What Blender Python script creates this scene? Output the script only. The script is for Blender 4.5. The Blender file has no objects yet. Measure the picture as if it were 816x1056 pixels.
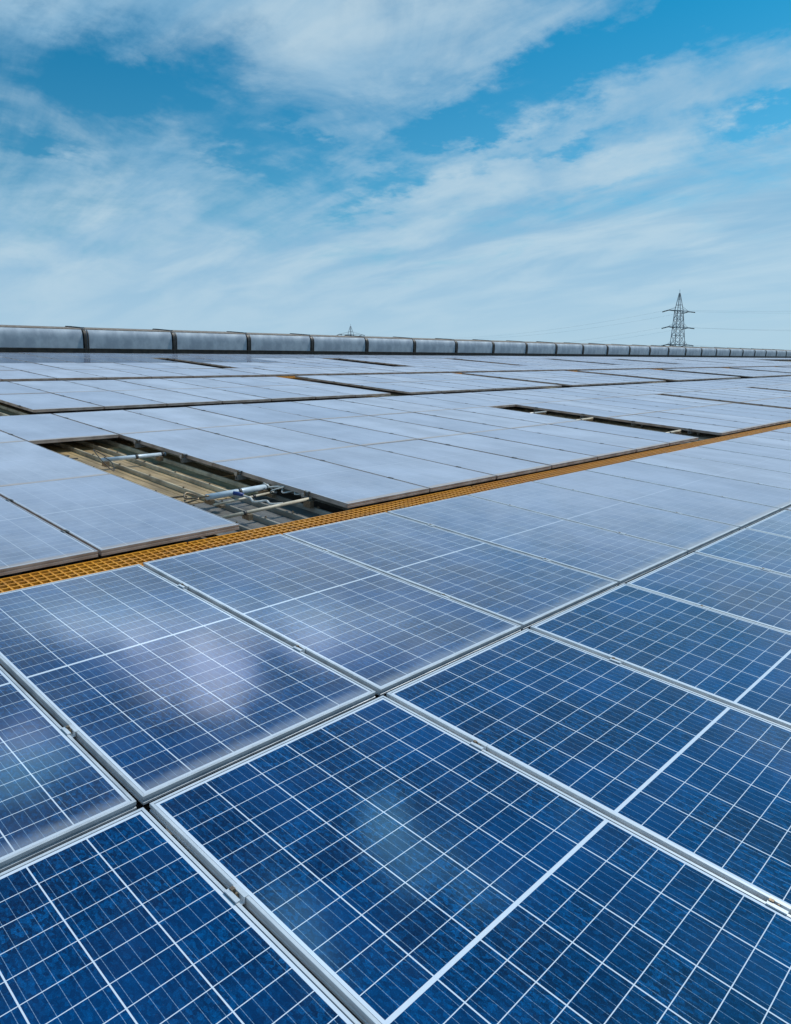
import bpy, math, random
from mathutils import Matrix, Vector

random.seed(11)
S = bpy.context.scene
COL = S.collection
rad = math.radians

# ------------------------------------------------------------------ frame of the roof slope
SLOPE = rad(6.0)
EAVE = 10.0
M0 = Matrix.Translation((0, 0, EAVE)) @ Matrix.Rotation(SLOPE, 4, 'X')   # roof coordinates -> world (v rises towards the ridge)
CAM = Vector((0.14067, -1.79965, 1.42931))
RT = Vector((0.69422726, -0.71788313, 0.05188764))
UP = Vector((0.14800033, 0.21292965, 0.96579339))
FW = Vector((0.70437519, 0.66280071, -0.25406851))
FPX = 745.255


def seen(u, v, z=0.0, m=0):
    d = Vector((u, v, z)) - CAM
    w = d.dot(FW)
    if w < 0.2:
        return None
    return (408 + FPX * d.dot(RT) / w, 528 - FPX * d.dot(UP) / w)


# ------------------------------------------------------------------ mesh builder
class MB:
    def __init__(s):
        s.v, s.f, s.m = [], [], []

    def quad(s, a, b, c, d, mi=0):
        n = len(s.v)
        s.v += [tuple(a), tuple(b), tuple(c), tuple(d)]
        s.f.append((n, n + 1, n + 2, n + 3)); s.m.append(mi)

    def box(s, x0, y0, z0, x1, y1, z1, mi=0, top=None):
        n = len(s.v)
        s.v += [(x0, y0, z0), (x1, y0, z0), (x1, y1, z0), (x0, y1, z0), (x0, y0, z1), (x1, y0, z1), (x1, y1, z1), (x0, y1, z1)]
        s.f += [(n, n+3, n+2, n+1), (n+4, n+5, n+6, n+7), (n, n+1, n+5, n+4), (n+1, n+2, n+6, n+5), (n+2, n+3, n+7, n+6), (n+3, n, n+4, n+7)]
        s.m += [mi, mi if top is None else top, mi, mi, mi, mi]

    def sweep(s, profile, frames, closed=True, caps=True, mi=0):
        """profile: list of 2d points; frames: list of functions (a,b)->xyz"""
        n0 = len(s.v); k = len(profile)
        for fr in frames:
            s.v += [tuple(fr(a, b)) for a, b in profile]
        for i in range(len(frames) - 1):
            for j in range(k if closed else k - 1):
                j2 = (j + 1) % k
                s.f.append((n0 + i*k + j, n0 + i*k + j2, n0 + (i+1)*k + j2, n0 + (i+1)*k + j)); s.m.append(mi[j] if isinstance(mi, list) else mi)
        if caps and closed:
            s.f.append(tuple(n0 + j for j in range(k))[::-1]); s.m.append(mi[0] if isinstance(mi, list) else mi)
            s.f.append(tuple(n0 + (len(frames)-1)*k + j for j in range(k))); s.m.append(mi[0] if isinstance(mi, list) else mi)

    def tube(s, pts, r, seg=10, mi=0):
        pts = [Vector(p) for p in pts]
        frames = []
        ref = None
        for i, p in enumerate(pts):
            t = (pts[min(i+1, len(pts)-1)] - pts[max(i-1, 0)]).normalized()
            if ref is None:
                ref = t.orthogonal().normalized()
            ref = (ref - t * ref.dot(t)).normalized()
            b = t.cross(ref)
            frames.append((p, ref.copy(), b))
        prof = [(math.cos(2*math.pi*k/seg), math.sin(2*math.pi*k/seg)) for k in range(seg)]
        rr = r if isinstance(r, (list, tuple)) else [r] * len(pts)
        s.sweep(prof, [(lambda a, b, p=p, x=x, y=y, q=q: p + x*(a*q) + y*(b*q)) for (p, x, y), q in zip(frames, rr)], mi=mi)

    def strut(s, a, b, w, mi=0):
        s.tube([a, b], w, 4, mi)

    def mesh(s, name, mats, smooth=False):
        me = bpy.data.meshes.new(name)
        me.from_pydata(s.v, [], s.f)
        for m in mats:
            me.materials.append(m)
        me.polygons.foreach_set('material_index', s.m)
        if smooth:
            me.polygons.foreach_set('use_smooth', [True] * len(s.f))
        me.update()
        return me


def add(name, data=None, parent=None):
    o = bpy.data.objects.new(name, data)
    COL.objects.link(o)
    if parent is not None:
        o.parent = parent
    return o


def tag(o, label=None, cat=None, group=None, kind=None):
    if label: o['label'] = label
    if cat: o['category'] = cat
    if group: o['group'] = group
    if kind: o['kind'] = kind
    return o


def place(o, u, v, z=0.0, rz=0.0, tilt=(0, 0)):
    o.matrix_basis = M0 @ Matrix.Translation((u, v, z)) @ Matrix.Rotation(rz, 4, 'Z') @ Matrix.Rotation(tilt[0], 4, 'X') @ Matrix.Rotation(tilt[1], 4, 'Y')
    return o


# ------------------------------------------------------------------ node helper
class NT:
    def __init__(s, tree):
        s.t = tree
        s.t.nodes.clear()

    def n(s, kind, **kw):
        nd = s.t.nodes.new(kind)
        for k, v in kw.items():
            setattr(nd, k, v)
        return nd

    def set(s, sock, val):
        if hasattr(val, 'is_linked') or isinstance(val, bpy.types.NodeSocket):
            s.t.links.new(val, sock)
        else:
            sock.default_value = val

    def math(s, op, a, b=None, c=None, clamp=False):
        nd = s.n('ShaderNodeMath', operation=op, use_clamp=clamp)
        s.set(nd.inputs[0], a)
        if b is not None: s.set(nd.inputs[1], b)
        if c is not None: s.set(nd.inputs[2], c)
        return nd.outputs[0]

    def mix(s, f, a, b, mode='MIX'):
        nd = s.n('ShaderNodeMix', data_type='RGBA', blend_type=mode)
        s.set(nd.inputs[0], f)
        s.set(nd.inputs[6], a if not isinstance(a, tuple) else (*a, 1) if len(a) == 3 else a)
        s.set(nd.inputs[7], b if not isinstance(b, tuple) else (*b, 1) if len(b) == 3 else b)
        return nd.outputs[2]

    def ramp(s, f, lo, hi, a=0.0, b=1.0, smooth=True):
        nd = s.n('ShaderNodeMapRange', interpolation_type='SMOOTHSTEP' if smooth else 'LINEAR')
        s.set(nd.inputs[0], f)
        for i, v in enumerate((lo, hi, a, b)):
            s.set(nd.inputs[i + 1], v)
        return nd.outputs[0]

    def noise(s, vec, scale, detail=4, rough=0.5, dist=0.0):
        nd = s.n('ShaderNodeTexNoise')
        s.set(nd.inputs['Vector'], vec)
        nd.inputs['Scale'].default_value = scale
        nd.inputs['Detail'].default_value = detail
        nd.inputs['Roughness'].default_value = rough
        nd.inputs['Distortion'].default_value = dist
        return nd

    def mapping(s, vec, scale=(1, 1, 1), loc=(0, 0, 0), rot=(0, 0, 0)):
        nd = s.n('ShaderNodeMapping')
        s.set(nd.inputs[0], vec)
        nd.inputs['Location'].default_value = loc
        nd.inputs['Rotation'].default_value = rot
        nd.inputs['Scale'].default_value = scale
        return nd.outputs[0]


def material(name):
    m = bpy.data.materials.new(name)
    m.use_nodes = True
    t = NT(m.node_tree)
    out = t.n('ShaderNodeOutputMaterial')
    p = t.n('ShaderNodeBsdfPrincipled')
    t.t.links.new(p.outputs[0], out.inputs[0])
    return m, t, p, out


def plain(name, c1, c2, scale=6.0, rough=0.5, metal=0.0, stretch=(1, 1, 1), lo=0.35, hi=0.65, bump=0.0):
    m, t, p, out = material(name)
    co = t.n('ShaderNodeTexCoord').outputs['Object']
    nz = t.noise(t.mapping(co, stretch), scale, 6, 0.6)
    f = t.ramp(nz.outputs[0], lo, hi)
    t.set(p.inputs['Base Color'], t.mix(f, c1, c2))
    p.inputs['Metallic'].default_value = metal
    t.set(p.inputs['Roughness'], t.ramp(nz.outputs[0], 0.2, 0.8, rough - 0.08, rough + 0.1))
    if bump:
        b = t.n('ShaderNodeBump'); b.inputs['Strength'].default_value = bump; b.inputs['Distance'].default_value = 0.005
        t.set(b.inputs['Height'], nz.outputs[0]); t.t.links.new(b.outputs[0], p.inputs['Normal'])
    return m


# ------------------------------------------------------------------ panel constants
PW, PL = 0.990, 1.962        # panel width (along u), length (along v)
PITCH = 1.012
FR = 0.0095                  # width of the frame's top flange


DUST = (0.415, 0.475, 0.57)


def film(t, p, out, tau, dcol):
    geo = t.n('ShaderNodeNewGeometry')
    vm = t.n('ShaderNodeVectorMath', operation='DOT_PRODUCT'); t.set(vm.inputs[0], geo.outputs['Incoming']); t.set(vm.inputs[1], geo.outputs['Normal'])
    cosv = t.math('MAXIMUM', t.math('ABSOLUTE', vm.outputs['Value']), 0.02)
    fac = t.math('SUBTRACT', 1.0, t.math('EXPONENT', t.math('MULTIPLY', t.math('DIVIDE', tau, t.math('POWER', cosv, 3.5)), -1.0)))
    df = t.n('ShaderNodeBsdfDiffuse'); t.set(df.inputs[0], dcol)
    ms = t.n('ShaderNodeMixShader'); t.set(ms.inputs[0], t.math('MULTIPLY', fac, 0.87)); t.t.links.new(p.outputs[0], ms.inputs[1]); t.t.links.new(df.outputs[0], ms.inputs[2])
    t.t.links.new(ms.outputs[0], out.inputs[0])


def cell_material(name, dusty, tau=0.03):
    m, t, p, out = material(name)
    co = t.n('ShaderNodeTexCoord').outputs['Object']
    rnd = t.n('ShaderNodeObjectInfo').outputs['Random']
    sx = t.n('ShaderNodeSeparateXYZ'); t.set(sx.inputs[0], co)
    x, y = sx.outputs[0], sx.outputs[1]
    mx, my, mid = 0.0195, 0.0205, 0.0052          # margins, half of the middle gap
    cw = (PW - 2 * mx) / 6.0
    ch = (PL / 2 - my - mid) / 12.0
    # cell coordinates
    cx = t.math('DIVIDE', t.math('SUBTRACT', x, mx), cw)
    ym = t.math('ABSOLUTE', t.math('SUBTRACT', y, PL / 2))
    cy = t.math('DIVIDE', t.math('SUBTRACT', ym, mid), ch)
    fx = t.math('FRACT', cx); fy = t.math('FRACT', cy)
    dx = t.math('MULTIPLY', t.math('MINIMUM', fx, t.math('SUBTRACT', 1.0, fx)), cw)     # metres to the nearest cell edge
    dy = t.math('MULTIPLY', t.math('MINIMUM', fy, t.math('SUBTRACT', 1.0, fy)), ch)
    gx = t.math('LESS_THAN', dx, 0.0019); gy = t.math('LESS_THAN', dy, 0.0012)
    line = t.math('MAXIMUM', gx, gy)
    # outer margin and middle strip
    o1 = t.math('LESS_THAN', x, mx); o2 = t.math('GREATER_THAN', x, PW - mx)
    o3 = t.math('GREATER_THAN', ym, PL / 2 - my); o4 = t.math('LESS_THAN', ym, mid)
    outer = t.math('MAXIMUM', t.math('MAXIMUM', o1, o2), t.math('MAXIMUM', o3, o4))
    white = t.math('MAXIMUM', line, outer)
    # busbars: five per cell along the length, broken into short dashes
    bx = t.math('FRACT', t.math('MULTIPLY', cx, 5.0))
    bd = t.math('MULTIPLY', t.math('ABSOLUTE', t.math('SUBTRACT', bx, 0.5)), cw / 5.0)
    bus = t.math('LESS_THAN', bd, 0.0006)
    dash = t.ramp(t.math('FRACT', t.math('MULTIPLY', cy, 7.0)), 0.0, 0.35, 0.35, 1.0)
    bus = t.math('MULTIPLY', bus, dash)
    # fine fingers across the cell, only a slight tone
    # polycrystalline grain
    off = t.n('ShaderNodeCombineXYZ'); t.set(off.inputs[0], t.math('MULTIPLY', rnd, 37.0)); t.set(off.inputs[1], t.math('MULTIPLY', rnd, 91.0))
    va = t.n('ShaderNodeVectorMath', operation='ADD'); t.set(va.inputs[0], co); t.set(va.inputs[1], off.outputs[0])
    vec = va.outputs[0]
    vo = t.n('ShaderNodeTexVoronoi'); t.set(vo.inputs['Vector'], t.mapping(vec, (1, 0.55, 0.0), rot=(0, 0, 0.5))); vo.inputs['Scale'].default_value = 130.0
    sc = t.n('ShaderNodeSeparateColor'); t.set(sc.inputs[0], vo.outputs['Color'])
    vo2 = t.n('ShaderNodeTexVoronoi'); t.set(vo2.inputs['Vector'], t.mapping(vec, (1, 1.6, 0.0))); vo2.inputs['Scale'].default_value = 330.0
    sc2 = t.n('ShaderNodeSeparateColor'); t.set(sc2.inputs[0], vo2.outputs['Color'])
    grain = t.math('ADD', t.math('MULTIPLY', sc.outputs[0], 0.6), t.math('MULTIPLY', sc2.outputs[1], 0.4))
    grain = t.math('POWER', grain, 2.1)
    # tone of each whole cell
    cid = t.n('ShaderNodeCombineXYZ')
    t.set(cid.inputs[0], t.math('FLOOR', cx)); t.set(cid.inputs[1], t.math('FLOOR', t.math('DIVIDE', t.math('SUBTRACT', y, my), ch))); t.set(cid.inputs[2], t.math('MULTIPLY', rnd, 50.0))
    wn = t.n('ShaderNodeTexWhiteNoise', noise_dimensions='3D'); t.set(wn.inputs['Vector'], cid.outputs[0])
    deep, lite = (0.0001, 0.0065, 0.036), (0.0003, 0.105, 0.325)
    cell = t.mix(grain, deep, lite)
    cell = t.mix(t.math('MULTIPLY', wn.outputs['Value'], 0.62), cell, (0.0001, 0.0095, 0.052))
    big = t.noise(vec, 2.2, 3, 0.5)
    cell = t.mix(t.ramp(big.outputs[0], 0.38, 0.7, 0.0, 0.5), cell, (0.0002, 0.062, 0.225))
    cell = t.mix(t.math('MULTIPLY', bus, 0.55), cell, (0.30, 0.46, 0.64))
    rim_shade = t.math('MAXIMUM', t.math('MAXIMUM', t.math('LESS_THAN', x, FR + 0.0022), t.math('GREATER_THAN', x, PW - FR - 0.0022)),
                  t.math('MAXIMUM', t.math('LESS_THAN', y, FR + 0.0022), t.math('GREATER_THAN', y, PL - FR - 0.0022)))
    col = t.mix(white, cell, (0.60, 0.68, 0.78))
    col = t.mix(rim_shade, col, (0.08, 0.10, 0.13))  # shade line between glass and frame, painted into the colour
    # settled dust: thin film, streaks, and a band along the low edge where rain leaves it
    n1 = t.noise(vec, 5.0, 7, 0.62)
    n2 = t.noise(t.mapping(vec, (9, 1.2, 1)), 3.0, 5, 0.6)
    n3 = t.noise(vec, 150.0, 2, 0.5)
    streak = t.math('MULTIPLY', t.ramp(n1.outputs[0], 0.3, 0.8), t.ramp(n2.outputs[0], 0.3, 0.8))
    speck = t.ramp(n3.outputs[0], 0.70, 0.78)
    edge = t.ramp(t.math('ADD', y, t.math('MULTIPLY', n1.outputs[0], -0.055)), 0.0, 0.055, 1.0, 0.0)
    band = t.ramp(t.math('ADD', y, t.math('MULTIPLY', n1.outputs[0], -0.12)), 0.0, 0.15, 1.0, 0.0)
    d = t.math('MULTIPLY', streak, 0.016 if not dusty else 0.14)
    d = t.math('ADD', d, t.math('MULTIPLY', edge, 0.32))
    d = t.math('ADD', d, t.math('MULTIPLY', band, 0.03))
    d = t.math('ADD', d, t.math('MULTIPLY', speck, 0.07), clamp=True)
    dn = t.noise(t.mapping(vec, (1.0, 0.5, 1)), 1.7, 5, 0.6)
    dtone = t.mix(t.ramp(dn.outputs[0], 0.3, 0.7), tuple(c * 0.86 for c in DUST), tuple(c * 1.10 for c in DUST))
    dtone = t.mix(t.math('MULTIPLY', rnd, 0.45), dtone, tuple(c * q for c, q in zip(DUST, (0.64, 0.71, 0.80))))
    dcol = t.mix(edge, dtone, (0.42, 0.38, 0.35) if dusty else (0.40, 0.43, 0.47))
    t.set(p.inputs['Base Color'], t.mix(d, col, dcol))
    p.inputs['IOR'].default_value = 1.52
    rg = t.math('ADD', 0.075 if not dusty else 0.11, t.math('MULTIPLY', d, 0.35))
    t.set(p.inputs['Roughness'], rg)
    # film of fine dust: its cover grows with the length of the light's path through it
    film(t, p, out, t.math('MULTIPLY', t.ramp(rnd, 0, 1, 0.75, 1.25, False), t.math('MULTIPLY', t.ramp(n1.outputs[0], 0.25, 0.75, 0.7, 1.3), tau)), dcol)
    # slight ripple of the pressed glass
    b = t.n('ShaderNodeBump'); b.inputs['Strength'].default_value = 0.05; b.inputs['Distance'].default_value = 0.01
    t.set(b.inputs['Height'], t.noise(vec, 3.0, 2, 0.5).outputs[0])
    t.t.links.new(b.outputs[0], p.inputs['Normal'])
    return m


CELL_A = cell_material('solar_glass_clean', False, 0.0031)
CELL_N = cell_material('solar_glass_light_dust', False, 0.0075)
CELL_B = cell_material('solar_glass_dusty', True, 0.0145)
CELL_W = cell_material('solar_glass_rinsed', False, 0.00002)
BACK = plain('white_backsheet', (0.62, 0.64, 0.66), (0.5, 0.52, 0.54), 8)
ALU = plain('anodised_aluminium', (0.66, 0.70, 0.74), (0.54, 0.59, 0.64), 9.0, 0.36, 0.25, (1, 1, 1))
ALU_D = plain('dusty_aluminium', (0.46, 0.39, 0.35), (0.31, 0.24, 0.20), 4.0, 0.55, 0.2)
ALU_T = plain('dusty_flange', (0.36, 0.39, 0.44), (0.27, 0.29, 0.33), 4.0, 0.6, 0.1)
ALU_N = plain('darker_aluminium', (0.56, 0.60, 0.64), (0.40, 0.44, 0.48), 7.0, 0.42, 0.2)  # darker copy of the frame aluminium, for the second row
STEEL = plain('galvanised_steel', (0.42, 0.43, 0.44), (0.28, 0.28, 0.27), 30.0, 0.42, 0.6)
BOLT = plain('rusty_bolt', (0.32, 0.24, 0.15), (0.16, 0.12, 0.09), 90.0, 0.5, 0.6)
FIN = plain('dark_clamp_steel', (0.20, 0.20, 0.20), (0.11, 0.10, 0.09), 40.0, 0.5, 0.5)
GRATE = plain('orange_frp', (0.72, 0.33, 0.022), (0.48, 0.19, 0.014), 2.5, 0.55, 0, (0.6, 2, 1), 0.35, 0.75)
nt = NT.__new__(NT); nt.t = GRATE.node_tree
_b = next(x for x in nt.t.nodes if x.type == 'BSDF_PRINCIPLED')
_src = _b.inputs['Base Color'].links[0].from_socket
_r = nt.n('ShaderNodeObjectInfo').outputs['Random']
_co = nt.n('ShaderNodeTexCoord').outputs['Object']
_d = nt.ramp(nt.noise(nt.mapping(_co, (1, 3, 1)), 3.5, 6, 0.7).outputs[0], 0.5, 0.72)
_c = nt.mix(nt.math('MULTIPLY', _r, 0.45), _src, (0.50, 0.17, 0.02))
nt.set(_b.inputs['Base Color'], nt.mix(nt.math('MULTIPLY', _d, 0.55), _c, (0.24, 0.15, 0.08)))
ROOFM = plain('grey_roof_sheet', (0.085, 0.082, 0.078), (0.15, 0.14, 0.125), 2.2, 0.55, 0.1, (6, 0.5, 1), bump=0.15)
RIBM = plain('roof_rib_paint', (0.36, 0.33, 0.28), (0.19, 0.165, 0.13), 3.0, 0.6, 0.0, (3, 0.7, 1))
TAN = plain('weathered_fibreglass', (0.42, 0.29, 0.14), (0.20, 0.14, 0.07), 2.6, 0.6, 0.0, (3.5, 0.8, 1), bump=0.2)
TANRIB = plain('weathered_fibreglass_rib', (0.66, 0.53, 0.35), (0.34, 0.26, 0.17), 3.4, 0.6, 0.0, (2, 1.0, 1))
PIPE = plain('blue_white_pvc', (0.55, 0.64, 0.72), (0.38, 0.46, 0.53), 8.0, 0.35)
CREAM = plain('cream_paint', (0.58, 0.52, 0.41), (0.38, 0.33, 0.25), 10.0, 0.5)
BLACKP = plain('black_rubber', (0.02, 0.02, 0.02), (0.04, 0.04, 0.04), 20.0, 0.5)
BLUEP = plain('blue_plastic', (0.02, 0.06, 0.28), (0.015, 0.04, 0.18), 20.0, 0.4)
CABLE = plain('pale_cable', (0.60, 0.60, 0.58), (0.42, 0.41, 0.38), 30.0, 0.5)
VFACE = plain('ventilator_panel', (0.40, 0.47, 0.54), (0.27, 0.33, 0.40), 1.9, 0.7, 0.0, (1.2, 1, 0.8))
VDARK = plain('ventilator_frame', (0.020, 0.021, 0.022), (0.05, 0.045, 0.04), 5.0, 0.5, 0.2)
VCAP = plain('ventilator_rusty_cap', (0.16, 0.11, 0.07), (0.24, 0.20, 0.16), 6.0, 0.6, 0.1, (1, 1, 1))
WALLM = plain('wall_sheet', (0.40, 0.43, 0.45), (0.33, 0.35, 0.37), 1.0, 0.55, 0.1, (4, 4, 0.4))
PYL = plain('pylon_steel', (0.30, 0.34, 0.39), (0.24, 0.28, 0.33), 0.4, 0.6, 0.3)
INS = plain('insulator_porcelain', (0.05, 0.05, 0.055), (0.08, 0.08, 0.085), 0.4, 0.4)
WIRE = plain('line_wire', (0.52, 0.64, 0.72), (0.48, 0.60, 0.68), 0.1, 0.5, 0.3)


# ------------------------------------------------------------------ panel meshes
FPROF = [(0.0008, 0.0), (FR, 0.0), (FR, -0.006), (0.0025, -0.006), (0.0025, -0.0355), (0.024, -0.0355), (0.024, -0.038),
         (0.0, -0.038), (0.0, -0.0225), (0.0022, -0.0215), (0.0022, -0.0135), (0.0, -0.0125), (0.0, -0.0008)]


def frame_mb(mb, mi=0, simple=False, low=False):
    prof = [(a, b if b > -0.03 else b + 0.0085) for a, b in FPROF] if low else FPROF if not simple else [(0.0, 0.0), (FR, 0.0), (FR, -0.006), (0.004, -0.036), (0.0, -0.038)]
    g = 0.0004
    mi = [mi if (prof[j][1] > -0.001 and prof[(j + 1) % len(prof)][1] > -0.001) else mi + 1 for j in range(len(prof))]
    # low edge, high edge, left, right; each mitred
    mb.sweep(prof, [lambda a, b: (a + g, a, b), lambda a, b: (PW - a - g, a, b)], mi=mi)
    mb.sweep(prof, [lambda a, b: (PW - a - g, PL - a, b), lambda a, b: (a + g, PL - a, b)], mi=mi)
    mb.sweep(prof, [lambda a, b: (a, PL - a - g, b), lambda a, b: (a, a + g, b)], mi=mi)
    mb.sweep(prof, [lambda a, b: (PW - a, a + g, b), lambda a, b: (PW - a, PL - a - g, b)], mi=mi)


def sheet_mb(mb, top=0, bot=1):
    mb.box(0.003, 0.003, -0.0058, PW - 0.003, PL - 0.003, -0.0018, bot, top)


def clamp_mb(mb, mi=0, bolt=1, x=None, y=0.5, end=False):
    """mid clamp bridging the gap to the left neighbour; centred on the seam at x"""
    gx = -(PITCH - PW) / 2 if x is None else x
    L = 0.026
    w = (PITCH - PW) / 2 + 0.008
    y0, y1 = y - L, y + L
    # wings over both frames, the channel down into the gap
    mb.box(gx - w, y0, 0.0006, gx - 0.0085, y1, 0.0036, mi)
    mb.box(gx + 0.0085, y0, 0.0006, gx + w, y1, 0.0036, mi)
    mb.box(gx - 0.0085, y0, -0.016, gx - 0.006, y1, 0.0036, mi)
    mb.box(gx + 0.006, y0, -0.016, gx + 0.0085, y1, 0.0036, mi)
    mb.box(gx - 0.006, y0, -0.016, gx + 0.006, y1, -0.013, mi)


def bolt_mb(mb, y=0.5, x=None):
    gx = -(PITCH - PW) / 2 if x is None else x
    hexa = [(0.0058 * math.cos(math.pi/3*k), 0.0058 * math.sin(math.pi/3*k)) for k in range(6)]
    mb.sweep(hexa, [lambda a, b: (gx + a, y + b, -0.0128), lambda a, b: (gx + a, y + b, -0.003)])
    circ = [(0.0032 * math.cos(math.pi/5*k), 0.0032 * math.sin(math.pi/5*k)) for k in range(10)]
    mb.sweep(circ, [lambda a, b: (gx + a, y + b, -0.003), lambda a, b: (gx + a, y + b, 0.004)])
    mb.box(gx - 0.0055, y + 0.012, -0.055, gx + 0.0055, y + 0.024, 0.0065)


def build(fn, name, mats, **kw):
    mb = MB(); fn(mb, **kw); return mb.mesh(name, mats)


ME = {}
for k, (cm, fm, clm) in {'near': (CELL_A, ALU, ALU), 'next': (CELL_N, ALU_N, ALU), 'mid': (CELL_B, ALU_D, FIN)}.items():
    ME[k] = dict(frame=build(frame_mb, 'frame_' + k, [ALU_T, ALU_D] if k == 'mid' else [fm, fm], low=(k != 'mid')), sheet=build(sheet_mb, 'glass_' + k, [cm, BACK]),
                 clamp=[build(clamp_mb, 'clamp_' + k, [clm], y=yy) for yy in (0.5, 1.49)],
                 bolt=[build(bolt_mb, 'bolt_' + k, [BOLT], y=yy) for yy in (0.5, 1.49)])
far = MB(); sheet_mb(far, 0, 1); frame_mb(far, 2, True)
for yy in (0.5, 1.49):
    clamp_mb(far, 4, 4, y=yy)
ME['far'] = far.mesh('solar_panel_far', [CELL_B, BACK, ALU_T, ALU_D, FIN])
ME['rinsed'] = far.mesh('solar_panel_rinsed', [CELL_W, BACK, ALU_T, ALU_D, FIN])

# ------------------------------------------------------------------ layout of the array (roof coordinates)
ORD = ['zeroth', 'first', 'second', 'third', 'fourth', 'fifth', 'sixth', 'seventh', 'eighth', 'ninth', 'tenth', 'eleventh', 'twelfth',
       'thirteenth', 'fourteenth', 'fifteenth', 'sixteenth', 'seventeenth', 'eighteenth', 'nineteenth', 'twentieth']


def nth(n):
    if n <= 20: return ORD[n]
    return '%d%s' % (n, {1: 'st', 2: 'nd', 3: 'rd'}.get(n % 10 if n % 100 not in (11, 12, 13) else 0, 'th'))


GAPU = PITCH - PW
rows = []      # (row number, v of low edge, [u of left edges], style)
rows.append((0, -1.986, [n * PITCH + GAPU/2 for n in range(0, 9)], 'near'))
rows.append((1, 0.014, [n * PITCH + GAPU/2 for n in range(0, 17)], 'next'))


def run(u0, n, p=PITCH):
    return [u0 + i * p for i in range(n)]


def cols(edges):
    out = []
    for u0, n in edges:
        out += run(u0 + GAPU / 2, n)
    return sorted(out)


b1 = cols([(2.955 - 3 * PITCH, 3), (3.958, 7), (11.95, 6), (18.50, 6), (25.15, 7), (32.8, 7)])
rows.append((2, 2.335, b1, 'mid'))
rows.append((3, 4.305, b1, 'mid'))
rows.append((4, 6.276, cols([(2.955 - 2 * PITCH, 42)]), 'mid'))
b2 = cols([(1.2 - 3 * PITCH, 2), (3.89, 7), (11.56, 6), (18.15, 6), (25.15, 6), (32.6, 7), (40.9, 7), (48.8, 7)])
rows.append((5, 8.70, b2, 'mid'))
rows.append((6, 10.671, b2, 'mid'))
rows.append((7, 13.12, cols([(3.95, 56)]), 'mid'))
b3 = cols([(3.95, 7), (11.62, 6), (18.7, 6), (25.5, 7), (33.6, 6), (41.0, 7), (48.9, 7), (56.6, 7)])
rows.append((8, 15.091, b3, 'mid'))
rows.append((9, 17.062, b3, 'mid'))
rows.append((10, 19.034, cols([(3.95, 90)]), 'mid'))

cand = []
for r, v, us, style in rows:
    for u in us:
        pts = [seen(u + a * PW, v + b * PL) for a in (0, 1) for b in (0, 1)]
        if any(p is None for p in pts):
            if r > 1: continue
            area = 1e6
            q = [p for p in (seen(u + a * PW/4, v + b * PL/6) for a in range(5) for b in range(7)) if p and -2 < p[0] < 818 and -2 < p[1] < 1058]
            if not q: continue
        else:
            q = [p for p in (seen(u + a * PW/4, v + b * PL/6) for a in range(5) for b in range(7)) if p and 0 < p[0] < 816 and 0 < p[1] < 1056]
            if not q: continue
            a_, b_, c_, d_ = pts
            area = 0.5 * abs((d_[0]-a_[0])*(c_[1]-b_[1]) - (c_[0]-b_[0])*(d_[1]-a_[1])) * len(q) / 35.0
        cand.append((area, r, u, v, style))
cand.sort(key=lambda c: -c[0])
keep, rest = cand[:300], cand[300:]
keep.sort(key=lambda c: (c[1], c[2]))

HOLES = [2.955 + 0.5, 11.4, 18.2, 24.9, 32.4]
CORDS = {}
for area, r, u, v, style in keep:
    CORDS.setdefault(r, []).append(u)


def panel_label(r, i, u):
    if r == 0:
        return 'deep blue solar panel, %s from the left in the row nearest the camera' % nth(i + 1)
    if r == 1:
        return 'blue solar panel, %s from the left in the row just before the orange grating' % nth(i + 1)
    if r in (2, 3):
        which = ['nearest', 'second', 'third', 'fourth', 'fifth']
        us = CORDS[r]
        side = None
        if u < HOLES[0]:
            n = sum(1 for w in us if u <= w < HOLES[0]); side, h = 'left', 0
        else:
            h = max(k for k in range(5) if HOLES[k] < u)
            n = sum(1 for w in us if HOLES[h] < w <= u); side = 'right'
        return 'pale panel %s %s of the %s roof opening, %s row past the orange grating' % (nth(n), side, which[h], nth(r - 1))
    return 'pale solar panel, %s from the left in the %s row past the orange grating' % (nth(i + 1), nth(r - 1))


GROUPS = {0: 'blue solar panels nearest the camera', 1: 'solar panels along the near side of the grating'}
idx = {}
for area, r, u, v, style in keep:
    i = idx.get(r, 0); idx[r] = i + 1
    lab = panel_label(r, i, u)
    grp = GROUPS.get(r, 'pale solar panels in the rows beyond the grating')
    small = area < 330
    tilt = (random.gauss(0, 0.0011), random.gauss(0, 0.0012))
    if r <= 1: tilt = (tilt[0] * 0.6, tilt[1] * 0.6)
    ju, jv = random.uniform(-0.002, 0.002), random.uniform(-0.0025, 0.0025)
    if small:
        o = add('solar_panel', ME['rinsed' if (r == 10 and u < 30) or (r == 9 and u < 14) else 'far'])
        tag(o, lab, 'solar panel', grp)
        place(o, u + ju, v + jv, random.uniform(-0.002, 0.002), 0, tilt)
        continue
    o = add('solar_panel')
    o.empty_display_size = 0.1
    tag(o, lab, 'solar panel', grp)
    place(o, u + ju, v + jv, random.uniform(-0.0008, 0.0008), 0, tilt)
    K = ME[style]
    add('frame', K['frame'], o)
    add('glass_sheet', K['sheet'], o)
    first = not any(abs((u - PITCH) - w) < 0.06 for w in CORDS[r])
    for k in (0, 1):
        if r <= 1 and i == 0: break
        c = add('clamp', K['clamp'][k], o)
        if area > 1500:
            add('bolt', K['bolt'][k], c)
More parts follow.
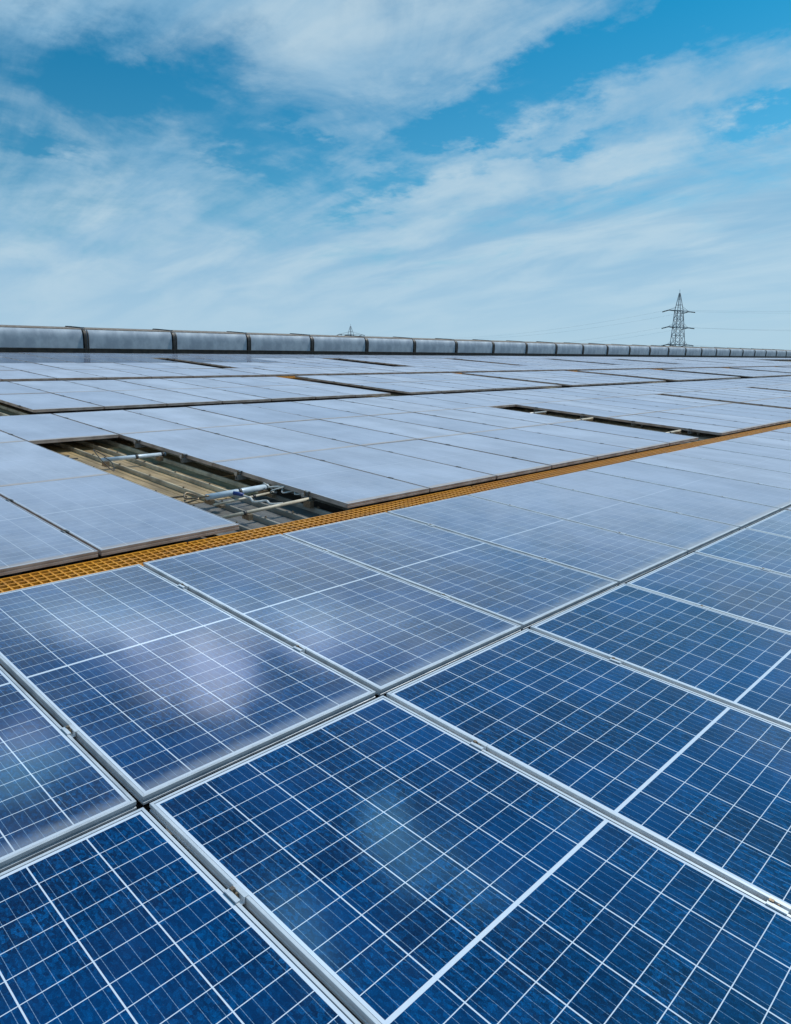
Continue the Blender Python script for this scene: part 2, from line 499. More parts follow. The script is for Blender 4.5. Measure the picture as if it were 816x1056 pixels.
# the farthest panels, past three hundred: one mass
mb = MB()
for area, r, u, v, style in rest:
    n0 = len(mb.v)
    mb.v += [(a + u, b + v, c) for a, b, c in far.v]
    mb.f += [tuple(k + n0 for k in f) for f in far.f]
    mb.m += far.m
if rest:
    CELL_F = CELL_B
    o = add('distant_solar_panels', mb.mesh('distant_solar_panels', [BACK, BACK, ALU_T, ALU_D, FIN]))
    # this mesh spans many panels: its own simple dusty glass without the cell grid (too far to resolve)
    m, t, p, out = material('distant_solar_glass')
    co = t.n('ShaderNodeTexCoord').outputs['Object']
    t.set(p.inputs['Base Color'], t.mix(t.ramp(t.noise(co, 0.7, 4).outputs[0], 0.3, 0.7), (0.02, 0.07, 0.16), (0.05, 0.11, 0.22)))
    p.inputs['Roughness'].default_value = 0.16
    film(t, p, out, 0.024, (*DUST, 1))
    o.data.materials[0] = m
    tag(o, 'farthest pale solar panels merging towards the right end of the roof', 'solar panels', 'distant solar panels', 'stuff')
    place(o, 0, 0)

# ------------------------------------------------------------------ mounting rails
def rail_mesh(length):
    prof = [(0, 0), (0.012, 0), (0.012, -0.004), (0.004, -0.004), (0.004, -0.036), (0.036, -0.036), (0.036, -0.004), (0.028, -0.004), (0.028, 0), (0.04, 0), (0.04, -0.04), (0, -0.04)]
    mb = MB()
    mb.sweep(prof[::-1], [lambda a, b: (0, a, b), lambda a, b: (length, a, b)])
    return mb.mesh('mounting_rail', [STEEL])


def foot_mesh(length):
    mb = MB()
    k = 0.4
    while k < length:
        mb.box(k - 0.02, 0.004, -0.118, k + 0.02, 0.036, -0.0405)
        mb.box(k - 0.045, -0.01, -0.1235, k + 0.045, 0.05, -0.1185)
        k += 1.32
    return mb.mesh('rail_feet', [STEEL])


RAILS = [(0, -1.986, [(-0.2, 9.4)]), (1, 0.014, [(-0.2, 17.3)]),
         (2, 2.335, [(-0.1, 2.99), (3.92, 11.07), (11.92, 18.1), (18.45, 24.7)]), (3, 4.305, [(-0.1, 2.99), (3.92, 11.07), (11.92, 18.1), (18.45, 24.7)])]
RW = {0: 'under the nearest row', 1: 'under the row before the orange grating', 2: 'under the first row past the orange grating', 3: 'under the second row past the orange grating'}
for r, v, segs in RAILS:
    for k, off in enumerate((0.5, 1.49)):
        for j, (a, b) in enumerate(segs):
            o = add('mounting_rail'); o.empty_display_size = .1
            where = '' if len(segs) == 1 else [', left of the nearest opening', ', right of the nearest opening', ', right of the second opening', ', right of the third opening'][j]
            tag(o, '%s steel rail %s%s' % (('lower', 'upper')[k], RW[r], where), 'rail', 'steel rails carrying the panels')
            place(o, a, v + off - 0.02, -0.0385)
            add('rail_channel', rail_mesh(b - a), o)
            add('rail_foot', foot_mesh(b - a), o)['kind'] = 'stuff'

# ------------------------------------------------------------------ end clamps along the free panel edges at the nearest opening
def end_clamp(u, v, lab):
    o = add('end_clamp'); o.empty_display_size = .05
    tag(o, lab, 'clamp', 'end clamps beside the nearest opening'); place(o, u, v, 0)
    mb = MB()
    mb.box(-0.012, -0.02, 0.001, 0.013, 0.02, 0.005)
    mb.box(-0.012, -0.02, -0.040, -0.008, 0.02, 0.001)
    mb.box(-0.05, -0.02, -0.0385, -0.012, 0.02, -0.034)
    mb.box(-0.052, -0.018, -0.034, -0.047, 0.018, -0.008)
    add('bracket', mb.mesh('end_clamp', [STEEL]), o)
    mb = MB(); mb.tube([(-0.03, 0, -0.034), (-0.03, 0, 0.012)], 0.006, 8); mb.tube([(-0.03, 0, -0.033), (-0.03, 0, -0.024)], 0.013, 6)
    add('bolt', mb.mesh('end_clamp_bolt', [BOLT]), o)


for v, w in ((5.81, 'uppermost'), (4.82, 'second'), (3.83, 'third'), (2.84, 'lowest')):
    end_clamp(3.966, v, 'steel end clamp, %s of four on the right edge of the nearest roof opening' % w)

# ------------------------------------------------------------------ orange walkway grating
def grating(v0, v1, u0, u1, z, pu, pv, stops):
    g = add('walkway_grating'); g.empty_display_size = .1
    place(g, 0, 0, z)
    n = int(round((v1 - v0) / pv))
    SEC = 3.03
    k0 = 0
    while u0 + k0 * SEC < u1:
        a = u0 + k0 * SEC; b = min(a + SEC - 0.012, u1); k0 += 1
        mb = MB()
        for k in range(n + 1):
            y = v0 + k * (v1 - v0) / n
            mb.box(a, y - 0.0055, -0.026, b, y + 0.0055, 0)
        x = a + 0.006
        while x <= b - 0.004:
            mb.box(x - 0.005, v0 + 0.007, -0.0245, x + 0.005, v1 - 0.007, -0.0012)
            x += pu
        so_ = add('grating_section', mb.mesh('grating_section', [GRATE]), g)
        so_.location = (0, random.uniform(-0.004, 0.004), random.uniform(-0.003, 0.002))
    mb = MB()
    x = u0 + 0.3
    while x < u1:
        mb.box(x, v0, -0.062, x + 0.04, v1, -0.027)
        x += 1.5
    add('bearer', mb.mesh('grating_bearer', [STEEL]), g)['kind'] = 'stuff'
    return g


g = grating(2.005, 2.315, -0.5, 46.0, -0.050, 0.0505, 0.0515, ())
tag(g, 'long orange-yellow walkway grating between the near blue panels and pale panels', 'walkway grating')
g = grating(12.70, 13.05, 2.0, 60.0, -0.045, 0.06, 0.07, ())
tag(g, 'far orange walkway grating showing only in gaps between distant panel blocks', 'walkway grating')

# ------------------------------------------------------------------ the building and its roof
BLD = add('warehouse'); BLD.empty_display_size = 1
tag(BLD, 'large industrial building whose ribbed sheet roof carries the solar panels', 'building')
place(BLD, 0, 0, 0)
RZ = -0.165
UL, UR, VE, VR = -14.0, 190.0, -9.0, 22.9


def roof_mesh(u0, u1, v0, v1, z, name, mats, rib=0.040, pitch=0.27, ph=0.21, minor=True, caps=False):
    """trapezoidal ribbed sheet running up the slope"""
    mb = MB()
    pts = [(u0, 0.0, 0)]
    k = math.ceil((u0 - ph) / pitch)
    while True:
        c = ph + k * pitch
        if c + 0.03 > u1: break
        if c - 0.03 > u0:
            pts += [(c - 0.020, 0, 0), (c - 0.017, rib * 0.6, 1), (c - 0.010, rib * 0.93, 1), (c, rib, 1), (c + 0.010, rib * 0.93, 1), (c + 0.017, rib * 0.6, 1), (c + 0.020, 0, 1)]
            if minor and c + pitch - 0.05 < u1:
                for q in (0.09, 0.18):
                    pts += [(c + q - 0.010, 0, 0), (c + q, 0.005, 0), (c + q + 0.010, 0, 0)]
        k += 1
    pts.append((u1, 0.0, 0))
    nv = [v0 + (v1 - v0) * i / 1 for i in range(2)]
    for i in range(len(pts) - 1):
        a, b = pts[i], pts[i + 1]
        mb.quad((a[0], v0, z + a[1]), (b[0], v0, z + b[1]), (b[0], v1, z + b[1]), (a[0], v1, z + a[1]), 1 if b[2] and (a[2] or b[2]) else 0)
    # underside edge at the low end
    mb.quad((u0, v0, z - 0.02), (u1, v0, z - 0.02), (u1, v0, z), (u0, v0, z))
    return mb.mesh(name, mats)


add('roof_sheet', roof_mesh(UL, UR, VE, VR, RZ, 'roof_sheet', [ROOFM, RIBM], minor=False), BLD)
for k, (a, b, v0, v1) in enumerate([(2.45, 4.45, 3.55, 6.9), (0.0, 4.15, 8.2, 11.9), (10.4, 12.4, 3.0, 6.6), (10.2, 12.0, 8.4, 13.0), (17.0, 19.2, 2.6, 6.6),
                                    (16.6, 18.8, 8.6, 13.0), (23.6, 25.8, 2.6, 6.6), (23.6, 25.8, 8.6, 13.0), (9.5, 12.4, 14.9, 19.2), (17.0, 19.4, 14.9, 19.2), (24, 26.2, 14.9, 19.2)]):
    add('rooflight_sheet', roof_mesh(a, b, v0, v1, RZ + 0.006, 'rooflight_sheet', [TAN, TANRIB], minor=True), BLD)
mb = MB()
for k in range(10, 18):
    c = 0.21 + k * 0.27
    v = 2.1
    while v < 7.0:
        if 2.4 < c < 4.5:
            mb.tube([(c, v, RZ + 0.046), (c, v, RZ + 0.050)], 0.011, 8); mb.tube([(c, v, RZ + 0.050), (c, v, RZ + 0.057)], 0.006, 6)
        v += 0.62
add('roof_screws', mb.mesh('roof_screws', [BOLT]), BLD)['kind'] = 'stuff'
mb = MB()   # back slope, falls away beyond the ridge
mb.quad((UL, VR, RZ + 0.003), (UR, VR, RZ + 0.003), (UR, VR + 32, RZ - 32 * math.tan(2 * SLOPE)), (UL, VR + 32, RZ - 32 * math.tan(2 * SLOPE)))
add('back_roof_sheet', mb.mesh('back_roof', [ROOFM]), BLD)
# walls in world coordinates, stored relative to the building
inv = BLD.matrix_basis.inverted()
pe = [M0 @ Vector((a, b, RZ - 0.03)) for a, b in ((UL + .3, VE + .3), (UR - .3, VE + .3), (UR - .3, VR), (UL + .3, VR))]
bk = [M0 @ Vector((a, VR + 31.6, RZ - 0.05 - 31.6 * math.tan(2 * SLOPE))) for a in (UL + .3, UR - .3)]
mb = MB()
def wq(a, b):
    mb.quad(inv @ Vector((a.x, a.y, 0)), inv @ Vector((b.x, b.y, 0)), inv @ b, inv @ a)
wq(pe[0], pe[1]); wq(pe[1], pe[2]); wq(pe[2], bk[1]); wq(bk[1], bk[0]); wq(bk[0], pe[3]); wq(pe[3], pe[0])
add('wall', mb.mesh('warehouse_wall', [WALLM]), BLD)

# ------------------------------------------------------------------ ridge ventilator sections
VL = 3.137
U0 = 10.42
VZ = RZ + 0.04
VB = 21.98


def vent_profile():
    face = []
    for k in range(17):
        a = k / 16.0
        face.append((0.02 + 0.10 * a ** 7.0, 0.19 + 0.585 * a))
    return face


def vent_meshes():
    L = VL - 0.02
    W = 1.70
    f = vent_profile()
    base = MB()
    base.sweep([(0, 0), (0, 0.20), (0.06, 0.215), (W - 0.06, 0.215), (W, 0.20), (W, 0)], [lambda a, b: (0.0, a, b), lambda a, b: (L, a, b)])
    base.box(0.0, -0.035, 0.185, L, -0.001, 0.212)
    skin = MB()
    prof = [(a, b + 0.016) for a, b in f] + [(W - a, b + 0.016) for a, b in f[::-1]]
    skin.sweep(prof, [lambda a, b: (0.05, a, b), lambda a, b: (L - 0.05, a, b)])
    cap = MB()
    cap.sweep([(0.150, 0.785), (0.150, 0.812), (0.24, 0.832), (W - 0.24, 0.832), (W - 0.150, 0.812), (W - 0.150, 0.785), (W - 0.24, 0.7935), (0.24, 0.7935)],
              [lambda a, b: (0.02, a, b), lambda a, b: (L - 0.02, a, b)])
    band = MB()
    out = [(a - 0.035, b) for a, b in f]
    ring = [(-0.02, 0.0)] + out + [(0.30, 0.862), (W - 0.30, 0.862)] + [(W - a, b) for a, b in out[::-1]] + [(W + 0.02, 0.0)]
    for x0, x1 in ((-0.035, 0.055), (0.085, 0.115)):
        band.sweep(ring, [lambda a, b, x=x0: (x, a, b), lambda a, b, x=x1: (x, a * 0.999, b)])
    lip = MB()
    lip.sweep([(0.165, 0.745), (0.165, 0.7738), (0.20, 0.7738), (0.20, 0.745)], [lambda a, b: (0.12, a, b), lambda a, b: (L - 0.05, a, b)])
    return (base.mesh('ventilator_base', [VDARK]), skin.mesh('ventilator_skin', [VFACE]), cap.mesh('ventilator_cap', [VCAP]), band.mesh('ventilator_band', [VDARK]))


VM = vent_meshes()
nvent = 0
for k in range(-2, 42):
    u = U0 + k * VL
    p0, p1 = seen(u, VB, 0.3), seen(u + VL, VB, 0.3)
    if not p1 or p1[0] < 0 or (p0 and p0[0] > 812): continue
    nvent += 1
    o = add('ridge_ventilator'); o.empty_display_size = .3
    tag(o, 'blue-grey curved ridge ventilator section, %s from the left along the roof ridge' % nth(nvent), 'roof ventilator', 'ventilator sections along the roof ridge')
    place(o, u, VB, VZ, random.uniform(-0.0012, 0.0012), (random.uniform(-.004, .004), random.uniform(-.0012, .0012)))
    for nm, me in zip(('base', 'curved_panel', 'cap', 'end_band'), VM):
        add(nm, me, o)

# ------------------------------------------------------------------ things lying in the nearest opening
def curve_pts(ctrl, n=10):
    P = [Vector(c) for c in ctrl]; P = [P[0]] + P + [P[-1]]
    out = []
    for i in range(1, len(P) - 2):
        a, b, c, d = P[i-1], P[i], P[i+1], P[i+2]
        for k in range(n):
            t = k / n
            out.append(0.5 * ((2*b) + (c-a)*t + (2*a-5*b+4*c-d)*t*t + (-a+3*b-3*c+d)*t**3))
    out.append(P[-2])
    return out


def tube_obj(name, pts, r, mat, parent=None, seg=10):
    mb = MB(); mb.tube(pts, r, seg)
    return add(name, mb.mesh(name, [mat], True), parent)


def pipe(name, a, b, r, mat, label, cat, bands, saddles):
    o = add(name); o.empty_display_size = .05
    tag(o, label, cat); place(o, 0, 0, 0)
    a, b = Vector(a), Vector(b)
    tube_obj('tube', [a, b], r, mat, o, 14)
    for t in bands:
        c = a.lerp(b, t); d = (b - a).normalized() * 0.014
        tube_obj('strap', [c - d, c + d], r + 0.004, BLACKP, o, 14)
    for t in saddles:
        c = a.lerp(b, t)
        mb = MB(); mb.box(c.x - 0.02, c.y - 0.045, RZ + 0.043, c.x + 0.02, c.y + 0.045, c.z - r * 0.7)
        add('saddle', mb.mesh('saddle', [BOLT]), o)
    return o


pipe('conduit', (3.26, 5.20, -0.055), (3.955, 5.20, -0.058), 0.021, PIPE, 'pale blue-grey conduit at the upper end of the nearest roof opening', 'conduit', (0.53, 0.95), (0.06, 0.9))
pipe('conduit', (3.30, 3.34, -0.062), (3.93, 3.35, -0.052), 0.026, PIPE, 'thick pale blue conduit crossing the lower end of the nearest opening', 'conduit', (0.52,), (0.05, 0.92))
pipe('support_bar', (2.99, 2.76, -0.075), (3.97, 2.79, -0.05), 0.014, CREAM, 'thin cream bar crossing the opening just beyond the orange grating', 'bar', (0.30,), (0.33, 0.97))
pipe('support_bar', (3.28, 3.20, -0.095), (3.97, 3.27, -0.085), 0.010, CREAM, 'short rusty cream rod just below the thick pale conduit', 'bar', (0.62,), (0.1, 0.9))
o = tube_obj('cable_loop', curve_pts([(3.32, 5.22, -0.03), (3.25, 5.30, 0.025), (3.20, 5.22, 0.04), (3.19, 5.02, -0.03), (3.25, 4.92, -0.115), (3.30, 5.06, -0.06), (3.29, 5.20, -0.03)]), 0.0045, BLACKP, None, 6)
tag(o, 'black cable looped around the end of the upper conduit', 'cable'); place(o, 0, 0, 0)
o = tube_obj('cable_coil', curve_pts([(3.08, 3.62, -0.10), (3.2, 3.48, -0.07), (3.12, 3.40, -0.1), (3.22, 3.33, -0.06), (3.3, 3.45, -0.08), (3.22, 3.52, -0.05), (3.16, 3.42, -0.07), (3.28, 3.30, -0.04), (3.33, 3.38, -0.06)]), 0.008, BOLT, None, 6)
tag(o, 'brown cable tangled around the left end of the thick conduit', 'cable'); place(o, 0, 0, 0)
o = tube_obj('cable_coil', curve_pts([(3.97, 3.45, -0.07), (3.90, 3.36, -0.02), (3.96, 3.26, -0.09), (3.86, 3.2, -0.05), (3.97, 3.16, -0.02), (3.90, 3.30, -0.045), (3.99, 3.22, -0.03), (3.92, 3.12, -0.06), (4.0, 3.05, -0.04), (3.95, 2.98, -0.05), (4.02, 2.90, -0.04), (3.96, 2.84, -0.05)]), 0.007, CABLE, None, 6)
tag(o, 'white cable bunch beside the panel edge right of the thick conduit', 'cable'); place(o, 0, 0, 0)
cb = add('cable_connector'); cb.empty_display_size = .03
tag(cb, 'white cable with blue connector hanging between conduit and cream bar', 'cable'); place(cb, 0, 0, 0)
tube_obj('cord', curve_pts([(3.55, 3.22, -0.05), (3.58, 3.12, -0.06), (3.55, 3.02, -0.07), (3.62, 2.95, -0.055), (3.60, 2.86, -0.06), (3.68, 2.80, -0.055)]), 0.010, CABLE, cb, 8)
tube_obj('plug', [(3.51, 3.26, -0.035), (3.56, 3.19, -0.045)], 0.016, BLUEP, cb, 8)
o = tube_obj('loose_wire', curve_pts([(3.0, 5.95, -0.11), (3.1, 5.86, -0.09), (3.02, 5.78, -0.11), (3.16, 5.74, -0.09), (3.06, 5.68, -0.1), (3.22, 5.66, -0.11)]), 0.007, BLACKP, None, 6)
tag(o, 'black loose wires lying at the far left corner of the nearest opening', 'cable'); place(o, 0, 0, 0)
# short bars across the farther openings
for (a, b, v, lab) in [(11.0, 11.95, 4.55, 'short white bar bridging the second roof opening at its far part'), (11.0, 11.95, 2.95, 'short white bar at the near end of the second opening'),
                       (11.0, 11.9, 5.5, 'grey bar near the far end of the second roof opening')]:
    pipe('support_bar', (a, v, -0.05), (b, v + 0.04, -0.05), 0.018, CREAM if 'white' in lab else STEEL, lab, 'bar', (0.5,), (0.1, 0.9))

# ------------------------------------------------------------------ power line far off
def world_dir(px, py):
    d = RT * ((px - 408) / FPX) - UP * ((py - 528) / FPX) + FW
    return (M0.to_3x3() @ d)


camw = M0 @ CAM
PYL1 = camw + Vector((0.9163, 0.0, 0)) * 0
D1 = M0.to_3x3() @ Vector((0.9180, 0.3938, 0.0)).normalized()
D2 = M0.to_3x3() @ Vector((0.6754, 0.7372, 0.0)).normalized()
P1 = Vector((camw.x + D1.x * 352, camw.y + D1.y * 352, 0))
P2 = Vector((camw.x + D2.x * 505, camw.y + D2.y * 505, 0))
P3 = P1 + (P1 - P2).normalized() * 260


def pylon(pos, direction, label, H=44.5, wire=0.10, PK=44.5):
    o = add('electricity_pylon'); o.empty_display_size = 2
    tag(o, label, 'pylon', 'lattice pylons beyond the roof')
    o.location = pos
    o.rotation_euler = (0, 0, math.atan2(direction.y, direction.x))    # local x along the line
    s = H / 44.5
    levels = [0, 7, 13, 18, 22.5, 26.5, 30.0, 33.5, 37.0]
    def hw(z): return 3.7 * (1 - z / 37.0) + 1.30 * (z / 37.0)
    mb = MB()
    corners = [(-1, -1), (1, -1), (1, 1), (-1, 1)]
    for i in range(len(levels) - 1):
        z0, z1 = levels[i], levels[i + 1]
        a, b = hw(z0), hw(z1)
        for k, (cx, cy) in enumerate(corners):
            dx, dy = corners[(k + 1) % 4]
            mb.strut((cx*a*s, cy*a*s, z0*s), (cx*b*s, cy*b*s, z1*s), wire * 1.7)
            mb.strut((cx*a*s, cy*a*s, z0*s), (dx*b*s, dy*b*s, z1*s), wire)
            mb.strut((dx*a*s, dy*a*s, z0*s), (cx*b*s, cy*b*s, z1*s), wire)
            mb.strut((cx*b*s, cy*b*s, z1*s), (dx*b*s, dy*b*s, z1*s), wire * (1.7 if z1 in (22.5, 30.0, 37.0) else 1.0))
    a = hw(37)
    for cx, cy in corners:
        mb.strut((cx*a*s, cy*a*s, 37*s), (cx*0.15, cy*0.15, PK*s), wire * 1.6)
    for z in (37 + (PK-37)*.33, 37 + (PK-37)*.66):
        q = a * (PK - z) / (PK - 37)
        for k in range(4):
            cx, cy = corners[k]; dx, dy = corners[(k + 1) % 4]
            mb.strut((cx*q*s, cy*q*s, z*s), (dx*q*s, dy*q*s, z*s), wire * 1.2)
    mb.strut((0, 0, (PK-.2)*s), (0, 0, (PK+1.5)*s), wire * 0.8)
    add('tower_body', mb.mesh('tower_body', [PYL]), o)
    tips = []
    for z in (22.5, 30.0, 37.0):
        for sd in (-1, 1):
            mb = MB()
            h = hw(z); tip = (0, sd * 8.9 * s, (z + 0.1) * s)
            for cx in (-1, 1):
                mb.strut((cx*h*s, sd*h*s, z*s), tip, wire * 0.8)
                mb.strut((cx*hw(z+1.6)*s, sd*hw(z+1.6)*s, (z + 1.6)*s), tip, wire * 0.6)
            for q in (0.35, 0.7):
                y = sd * (h + (8.2 - h) * q)
                w = h * (1 - q)
                mb.strut((-w*s, y*s, z*s), (w*s, y*s, z*s), wire * .7)
            arm = add('cross_arm', mb.mesh('cross_arm', [PYL]), o)
            mb = MB()
            for dx in (-1, 1):
                a0 = Vector(tip) + Vector((0, 0, -0.15)); a1 = a0 + Vector((dx * 3.0, 0, -0.55))
                mb.tube([a0.lerp(a1, k / 8) for k in range(9)], [0.26 if k % 2 else 0.16 for k in range(9)], 6)
            add('insulator', mb.mesh('insulator', [INS]), arm)
            tips.append(tip)
    return o, tips


line = (P1 - P2).normalized()
q1, tips = pylon(P1, line, 'tall lattice electricity pylon rising behind the ventilators at the right')
q2, tips2 = pylon(P2, line, 'distant lattice pylon whose top just shows above the ventilators', 48.5, 0.09, 42.0)


def wire(a, b, sag, label):
    pts = [a.lerp(b, k / 24) + Vector((0, 0, -sag * 4 * (k / 24) * (1 - k / 24))) for k in range(25)]
    mb = MB(); mb.tube(pts, 0.022, 5)
    o = add('power_line', mb.mesh('power_line', [WIRE], True))
    tag(o, label, 'power line', 'power lines between the pylons')


r1 = Matrix.Rotation(math.atan2(line.y, line.x), 4, 'Z')
lv = ['lowest', 'middle', 'topmost']
for i, tp in enumerate(tips):
    w1 = P1 + r1 @ Vector(tp) ; w2 = P2 + r1 @ Vector(tips2[i]); w3 = P3 + r1 @ Vector(tp)
    side = ['near', 'far'][i % 2]
    wire(w1, w2, 7.0, 'thin %s power line on the %s side, between the two pylons' % (lv[i // 2], side))
    wire(w1, w3, 7.5, 'thin %s power line on the %s side, running right from the tall pylon' % (lv[i // 2], side))

# ------------------------------------------------------------------ ground
m, t, p, out = material('dry_ground')
co = t.n('ShaderNodeTexCoord').outputs['Object']
c = t.mix(t.ramp(t.noise(co, 0.02, 8, 0.6).outputs[0], 0.4, 0.6), (0.10, 0.11, 0.045), (0.19, 0.16, 0.10))
t.set(p.inputs['Base Color'], c); p.inputs['Roughness'].default_value = 0.95
mb = MB()
G = 5200
mb.quad((-G, -G, 0), (G, -G, 0), (G, G, 0), (-G, G, 0))
o = add('ground', mb.mesh('ground', [m])); tag(o, None, None, None, 'structure')

# ------------------------------------------------------------------ sky: Nishita air with a veil of high cloud, by direction
W = bpy.data.worlds.new('World'); S.world = W; W.use_nodes = True
t = NT(W.node_tree)
out = t.n('ShaderNodeOutputWorld'); bg = t.n('ShaderNodeBackground')
t.t.links.new(bg.outputs[0], out.inputs[0])
SUN_EL, SUN_AZ = rad(50), rad(106.0)      # azimuth clockwise from +Y; behind the camera
sky = t.n('ShaderNodeTexSky', sky_type='NISHITA')
sky.sun_disc = False; sky.sun_elevation = SUN_EL; sky.sun_rotation = SUN_AZ
sky.altitude = 0; sky.air_density = 1.0; sky.dust_density = 0.6; sky.ozone_density = 2.5
g = t.n('ShaderNodeTexCoord').outputs['Generated']
sp = t.n('ShaderNodeSeparateXYZ'); t.set(sp.inputs[0], g)
X, Y, Z = sp.outputs
el = t.math('MULTIPLY', t.math('ARCSINE', Z), 57.2958)
az = t.math('MULTIPLY', t.math('ARCTAN2', X, Y), 57.2958)
# cloud-plane coordinates (a sheet of cirrus seen in perspective)
zz = t.math('ADD', t.math('MAXIMUM', Z, 0.0), 0.16)
cp = t.n('ShaderNodeCombineXYZ'); t.set(cp.inputs[0], t.math('DIVIDE', X, zz)); t.set(cp.inputs[1], t.math('DIVIDE', Y, zz))
pl = cp.outputs[0]
# warp the (az, el) map so that blob edges fray
wn = t.noise(pl, 1.5, 5, 0.6)
wc = t.n('ShaderNodeSeparateColor'); t.set(wc.inputs[0], wn.outputs['Color'])
AZ = t.math('ADD', az, t.math('MULTIPLY', t.math('SUBTRACT', wc.outputs[0], 0.5), 14.0))
EL = t.math('ADD', el, t.math('MULTIPLY', t.math('SUBTRACT', wc.outputs[1], 0.5), 7.0))

wf = t.noise(pl, 7.0, 5, 0.65)
wg = t.n('ShaderNodeSeparateColor'); t.set(wg.inputs[0], wf.outputs['Color'])
AZ = t.math('ADD', AZ, t.math('MULTIPLY', t.math('SUBTRACT', wg.outputs[0], 0.5), 9.0))
EL = t.math('ADD', EL, t.math('MULTIPLY', t.math('SUBTRACT', wg.outputs[1], 0.5), 5.5))


def blob(a0, e0, sa, se, rot, amp):
    c, s = math.cos(rad(rot)), math.sin(rad(rot))
    da = t.math('SUBTRACT', AZ, a0); de = t.math('SUBTRACT', EL, e0)
    p_ = t.math('DIVIDE', t.math('ADD', t.math('MULTIPLY', da, c), t.math('MULTIPLY', de, s)), sa)
    q_ = t.math('DIVIDE', t.math('SUBTRACT', t.math('MULTIPLY', de, c), t.math('MULTIPLY', da, s)), se)
    r2 = t.math('ADD', t.math('MULTIPLY', p_, p_), t.math('MULTIPLY', q_, q_))
    return t.math('MULTIPLY', t.math('EXPONENT', t.math('MULTIPLY', r2, -1.0)), amp)


streak = t.noise(t.mapping(pl, (2.1, 0.62, 1), (3.1, 1.7, 0)), 1.25, 9, 0.60, 0.8)
puff = t.noise(t.mapping(pl, (1, 1, 1), (7.3, 2.2, 0)), 2.6, 10, 0.62, 0.5)
cov = t.math('ADD', t.math('MULTIPLY', t.math('SUBTRACT', streak.outputs[0], 0.5), 1.15), t.math('ADD', t.math('MULTIPLY', t.math('SUBTRACT', puff.outputs[0], 0.5), 1.15), 0.675))
behind = t.ramp(t.math('ABSOLUTE', t.math('SUBTRACT', az, 46.7)), 62, 95, 0.0, 0.42)  # extra unseen cloud away from the view, added for whiter ambient light
cov = t.math('ADD', t.math('ADD', cov, -0.30), behind)
# more veil near the horizon, less overhead
cov = t.math('ADD', cov, t.ramp(el, 3, 15, 0.55, 0.0))
cov = t.math('ADD', cov, t.ramp(el, 25, 34, 0.0, -0.55))
BLOBS = [  # clear gaps
    (28, 20.5, 7, 2.5, 0, -0.55), (44.5, 13.6, 4.5, 1.5, 10, -0.62), (61, 20.3, 12, 1.5, 17, -0.60), (72, 22.3, 7, 1.6, 14, -0.5), (50.5, 17.2, 3.8, 1.0, 0, -0.62),
    (73, 15.8, 4.0, 1.1, 14, -0.75), (58.0, 15.4, 4.8, 0.8, 8, -0.5), (36, 15.8, 3.5, 1.5, -30, -0.4), (20, 17, 4, 1.2, -10, -0.25), (21, 24.5, 5, 2, 0, 0.25), (39, 17, 2.5, 1.0, -20, -0.35), (24, 16.3, 2.5, 1, 0, -0.3), (63, 12.5, 3, .7, 10, -0.2),
    (67, 30, 16, 5.5, 10, -0.5), (17, 40, 10, 9, 0, -0.2), (45, 38, 14, 3.5, 0, -0.2),
    # thicker veils
    (26, 14.0, 5.0, 2.2, -25, 0.16), (44, 22, 9, 2.6, 14, 0.26), (56.5, 12.7, 8, 1.4, 4, 0.30), (66, 17.0, 7, 1.2, 14, 0.24), (70, 9.5, 9, 2.6, 10, 0.16),
    (32, 32.6, 5.0, 3.6, 20, 0.95), (24, 28.8, 4.0, 2.2, 40, 0.60), (40, 26.5, 4.0, 2.0, 60, 0.35), (52.5, 42, 6.5, 3.2, 35, 0.75), (45, 49, 7, 2.6, 40, 0.62), (18, 37.5, 6, 3.0, 0, 0.70), (62, 45, 4, 1.6, 30, 0.4), (69, 38, 4, 2, 10, 0.40), (20, 27, 8, 3, 0, 0.12), (40, 26, 8, 2.5, 0, 0.25)]
for bb in BLOBS:
    cov = t.math('ADD', cov, blob(*bb))
cl = t.ramp(cov, -0.10, 0.74)
cl = t.math('MULTIPLY', cl, 0.90)
tint = t.mix(t.ramp(el, 0, 30), (0.50, 0.98, 1.0), (0.0, 0.72, 0.90))
air = t.mix(1.0, sky.outputs[0], tint, 'MULTIPLY')
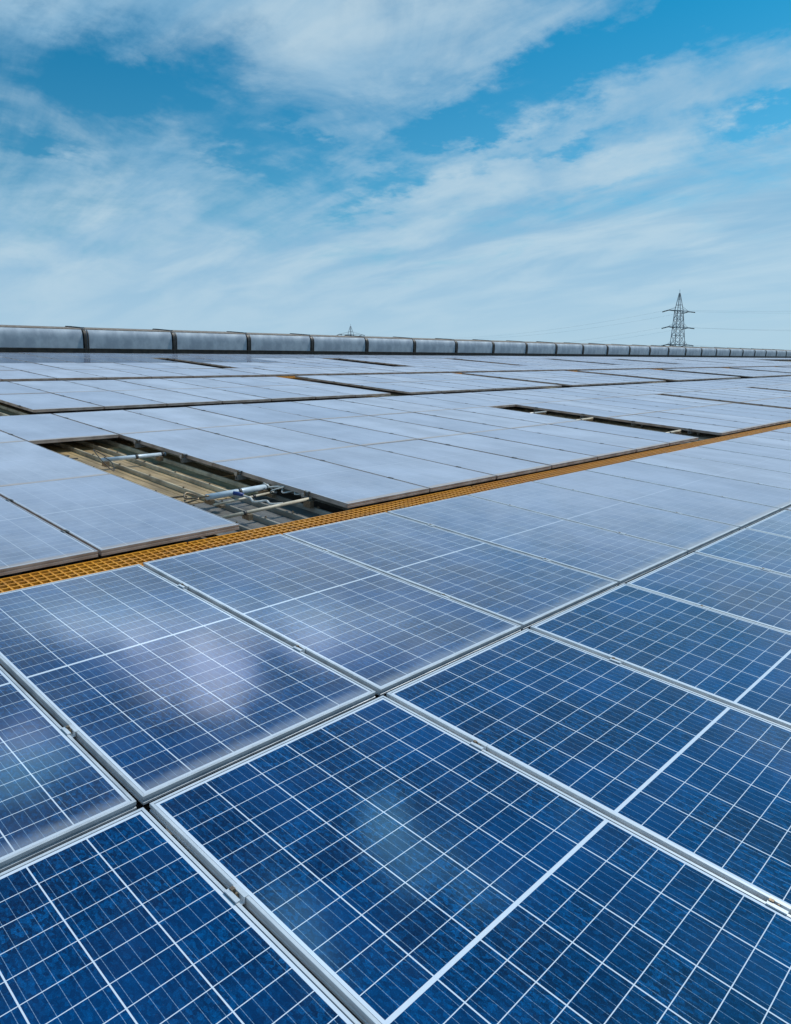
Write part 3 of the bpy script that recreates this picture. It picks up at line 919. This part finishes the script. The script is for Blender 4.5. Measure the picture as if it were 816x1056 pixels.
shade = t.noise(t.mapping(pl, (1.7, 0.8, 1), (1.3, 5.5, 0)), 2.0, 6, 0.55, 0.4)
cc = t.mix(t.ramp(shade.outputs[0], 0.3, 0.7), (2.4, 4.5, 6.4), (4.7, 6.2, 7.2))
cc = t.mix(t.ramp(el, 1, 13, 0.95, 0.0), cc, (4.1, 5.7, 7.2))
cc = t.mix(t.ramp(el, 26, 31, 0.0, 0.75), cc, (4.9, 5.3, 7.0))
cc = t.mix(t.ramp(el, 34.5, 38, 0.0, 0.9), cc, (1.3, 4.2, 6.6))
lit = t.n('ShaderNodeVectorMath', operation='SCALE'); t.set(lit.inputs[0], cc); t.set(lit.inputs['Scale'], t.math('SUBTRACT', t.ramp(el, 25, 30, 1.0, 6.0), t.math('MULTIPLY', t.ramp(el, 25, 30, 0.0, 5.0), t.ramp(t.math('ABSOLUTE', t.math('SUBTRACT', az, 46.7)), 45, 60))))  # unseen clouds above the view, brightened for their reflection in the glass
fin = t.mix(cl, air, lit.outputs[0])
t.set(bg.inputs[0], fin)
bg.inputs[1].default_value = 0.10

# ------------------------------------------------------------------ sun
L = bpy.data.lights.new('sun', 'SUN'); L.energy = 3.3; L.angle = rad(1.0); L.color = (1.0, 0.95, 0.88)
so = add('sun', L)
dirv = Vector((math.sin(SUN_AZ) * math.cos(SUN_EL), math.cos(SUN_AZ) * math.cos(SUN_EL), math.sin(SUN_EL)))
so.rotation_euler = dirv.to_track_quat('Z', 'Y').to_euler()
so.location = (0, 0, 60)

# ------------------------------------------------------------------ camera
cd = bpy.data.cameras.new('camera'); cam = add('camera', cd)
cd.sensor_fit = 'HORIZONTAL'; cd.sensor_width = 36.0; cd.lens = FPX / 816 * 36.0
cd.clip_start = 0.05; cd.clip_end = 12000
R = Matrix((RT, UP, -FW)).transposed().to_4x4()
cam.matrix_world = M0 @ Matrix.Translation(CAM) @ R
S.camera = cam

S.render.engine = 'CYCLES'
S.view_settings.view_transform = 'Standard'; S.view_settings.look = 'None'
S.view_settings.exposure = 0.1; S.view_settings.gamma = 1.0
S.cycles.max_bounces = 6
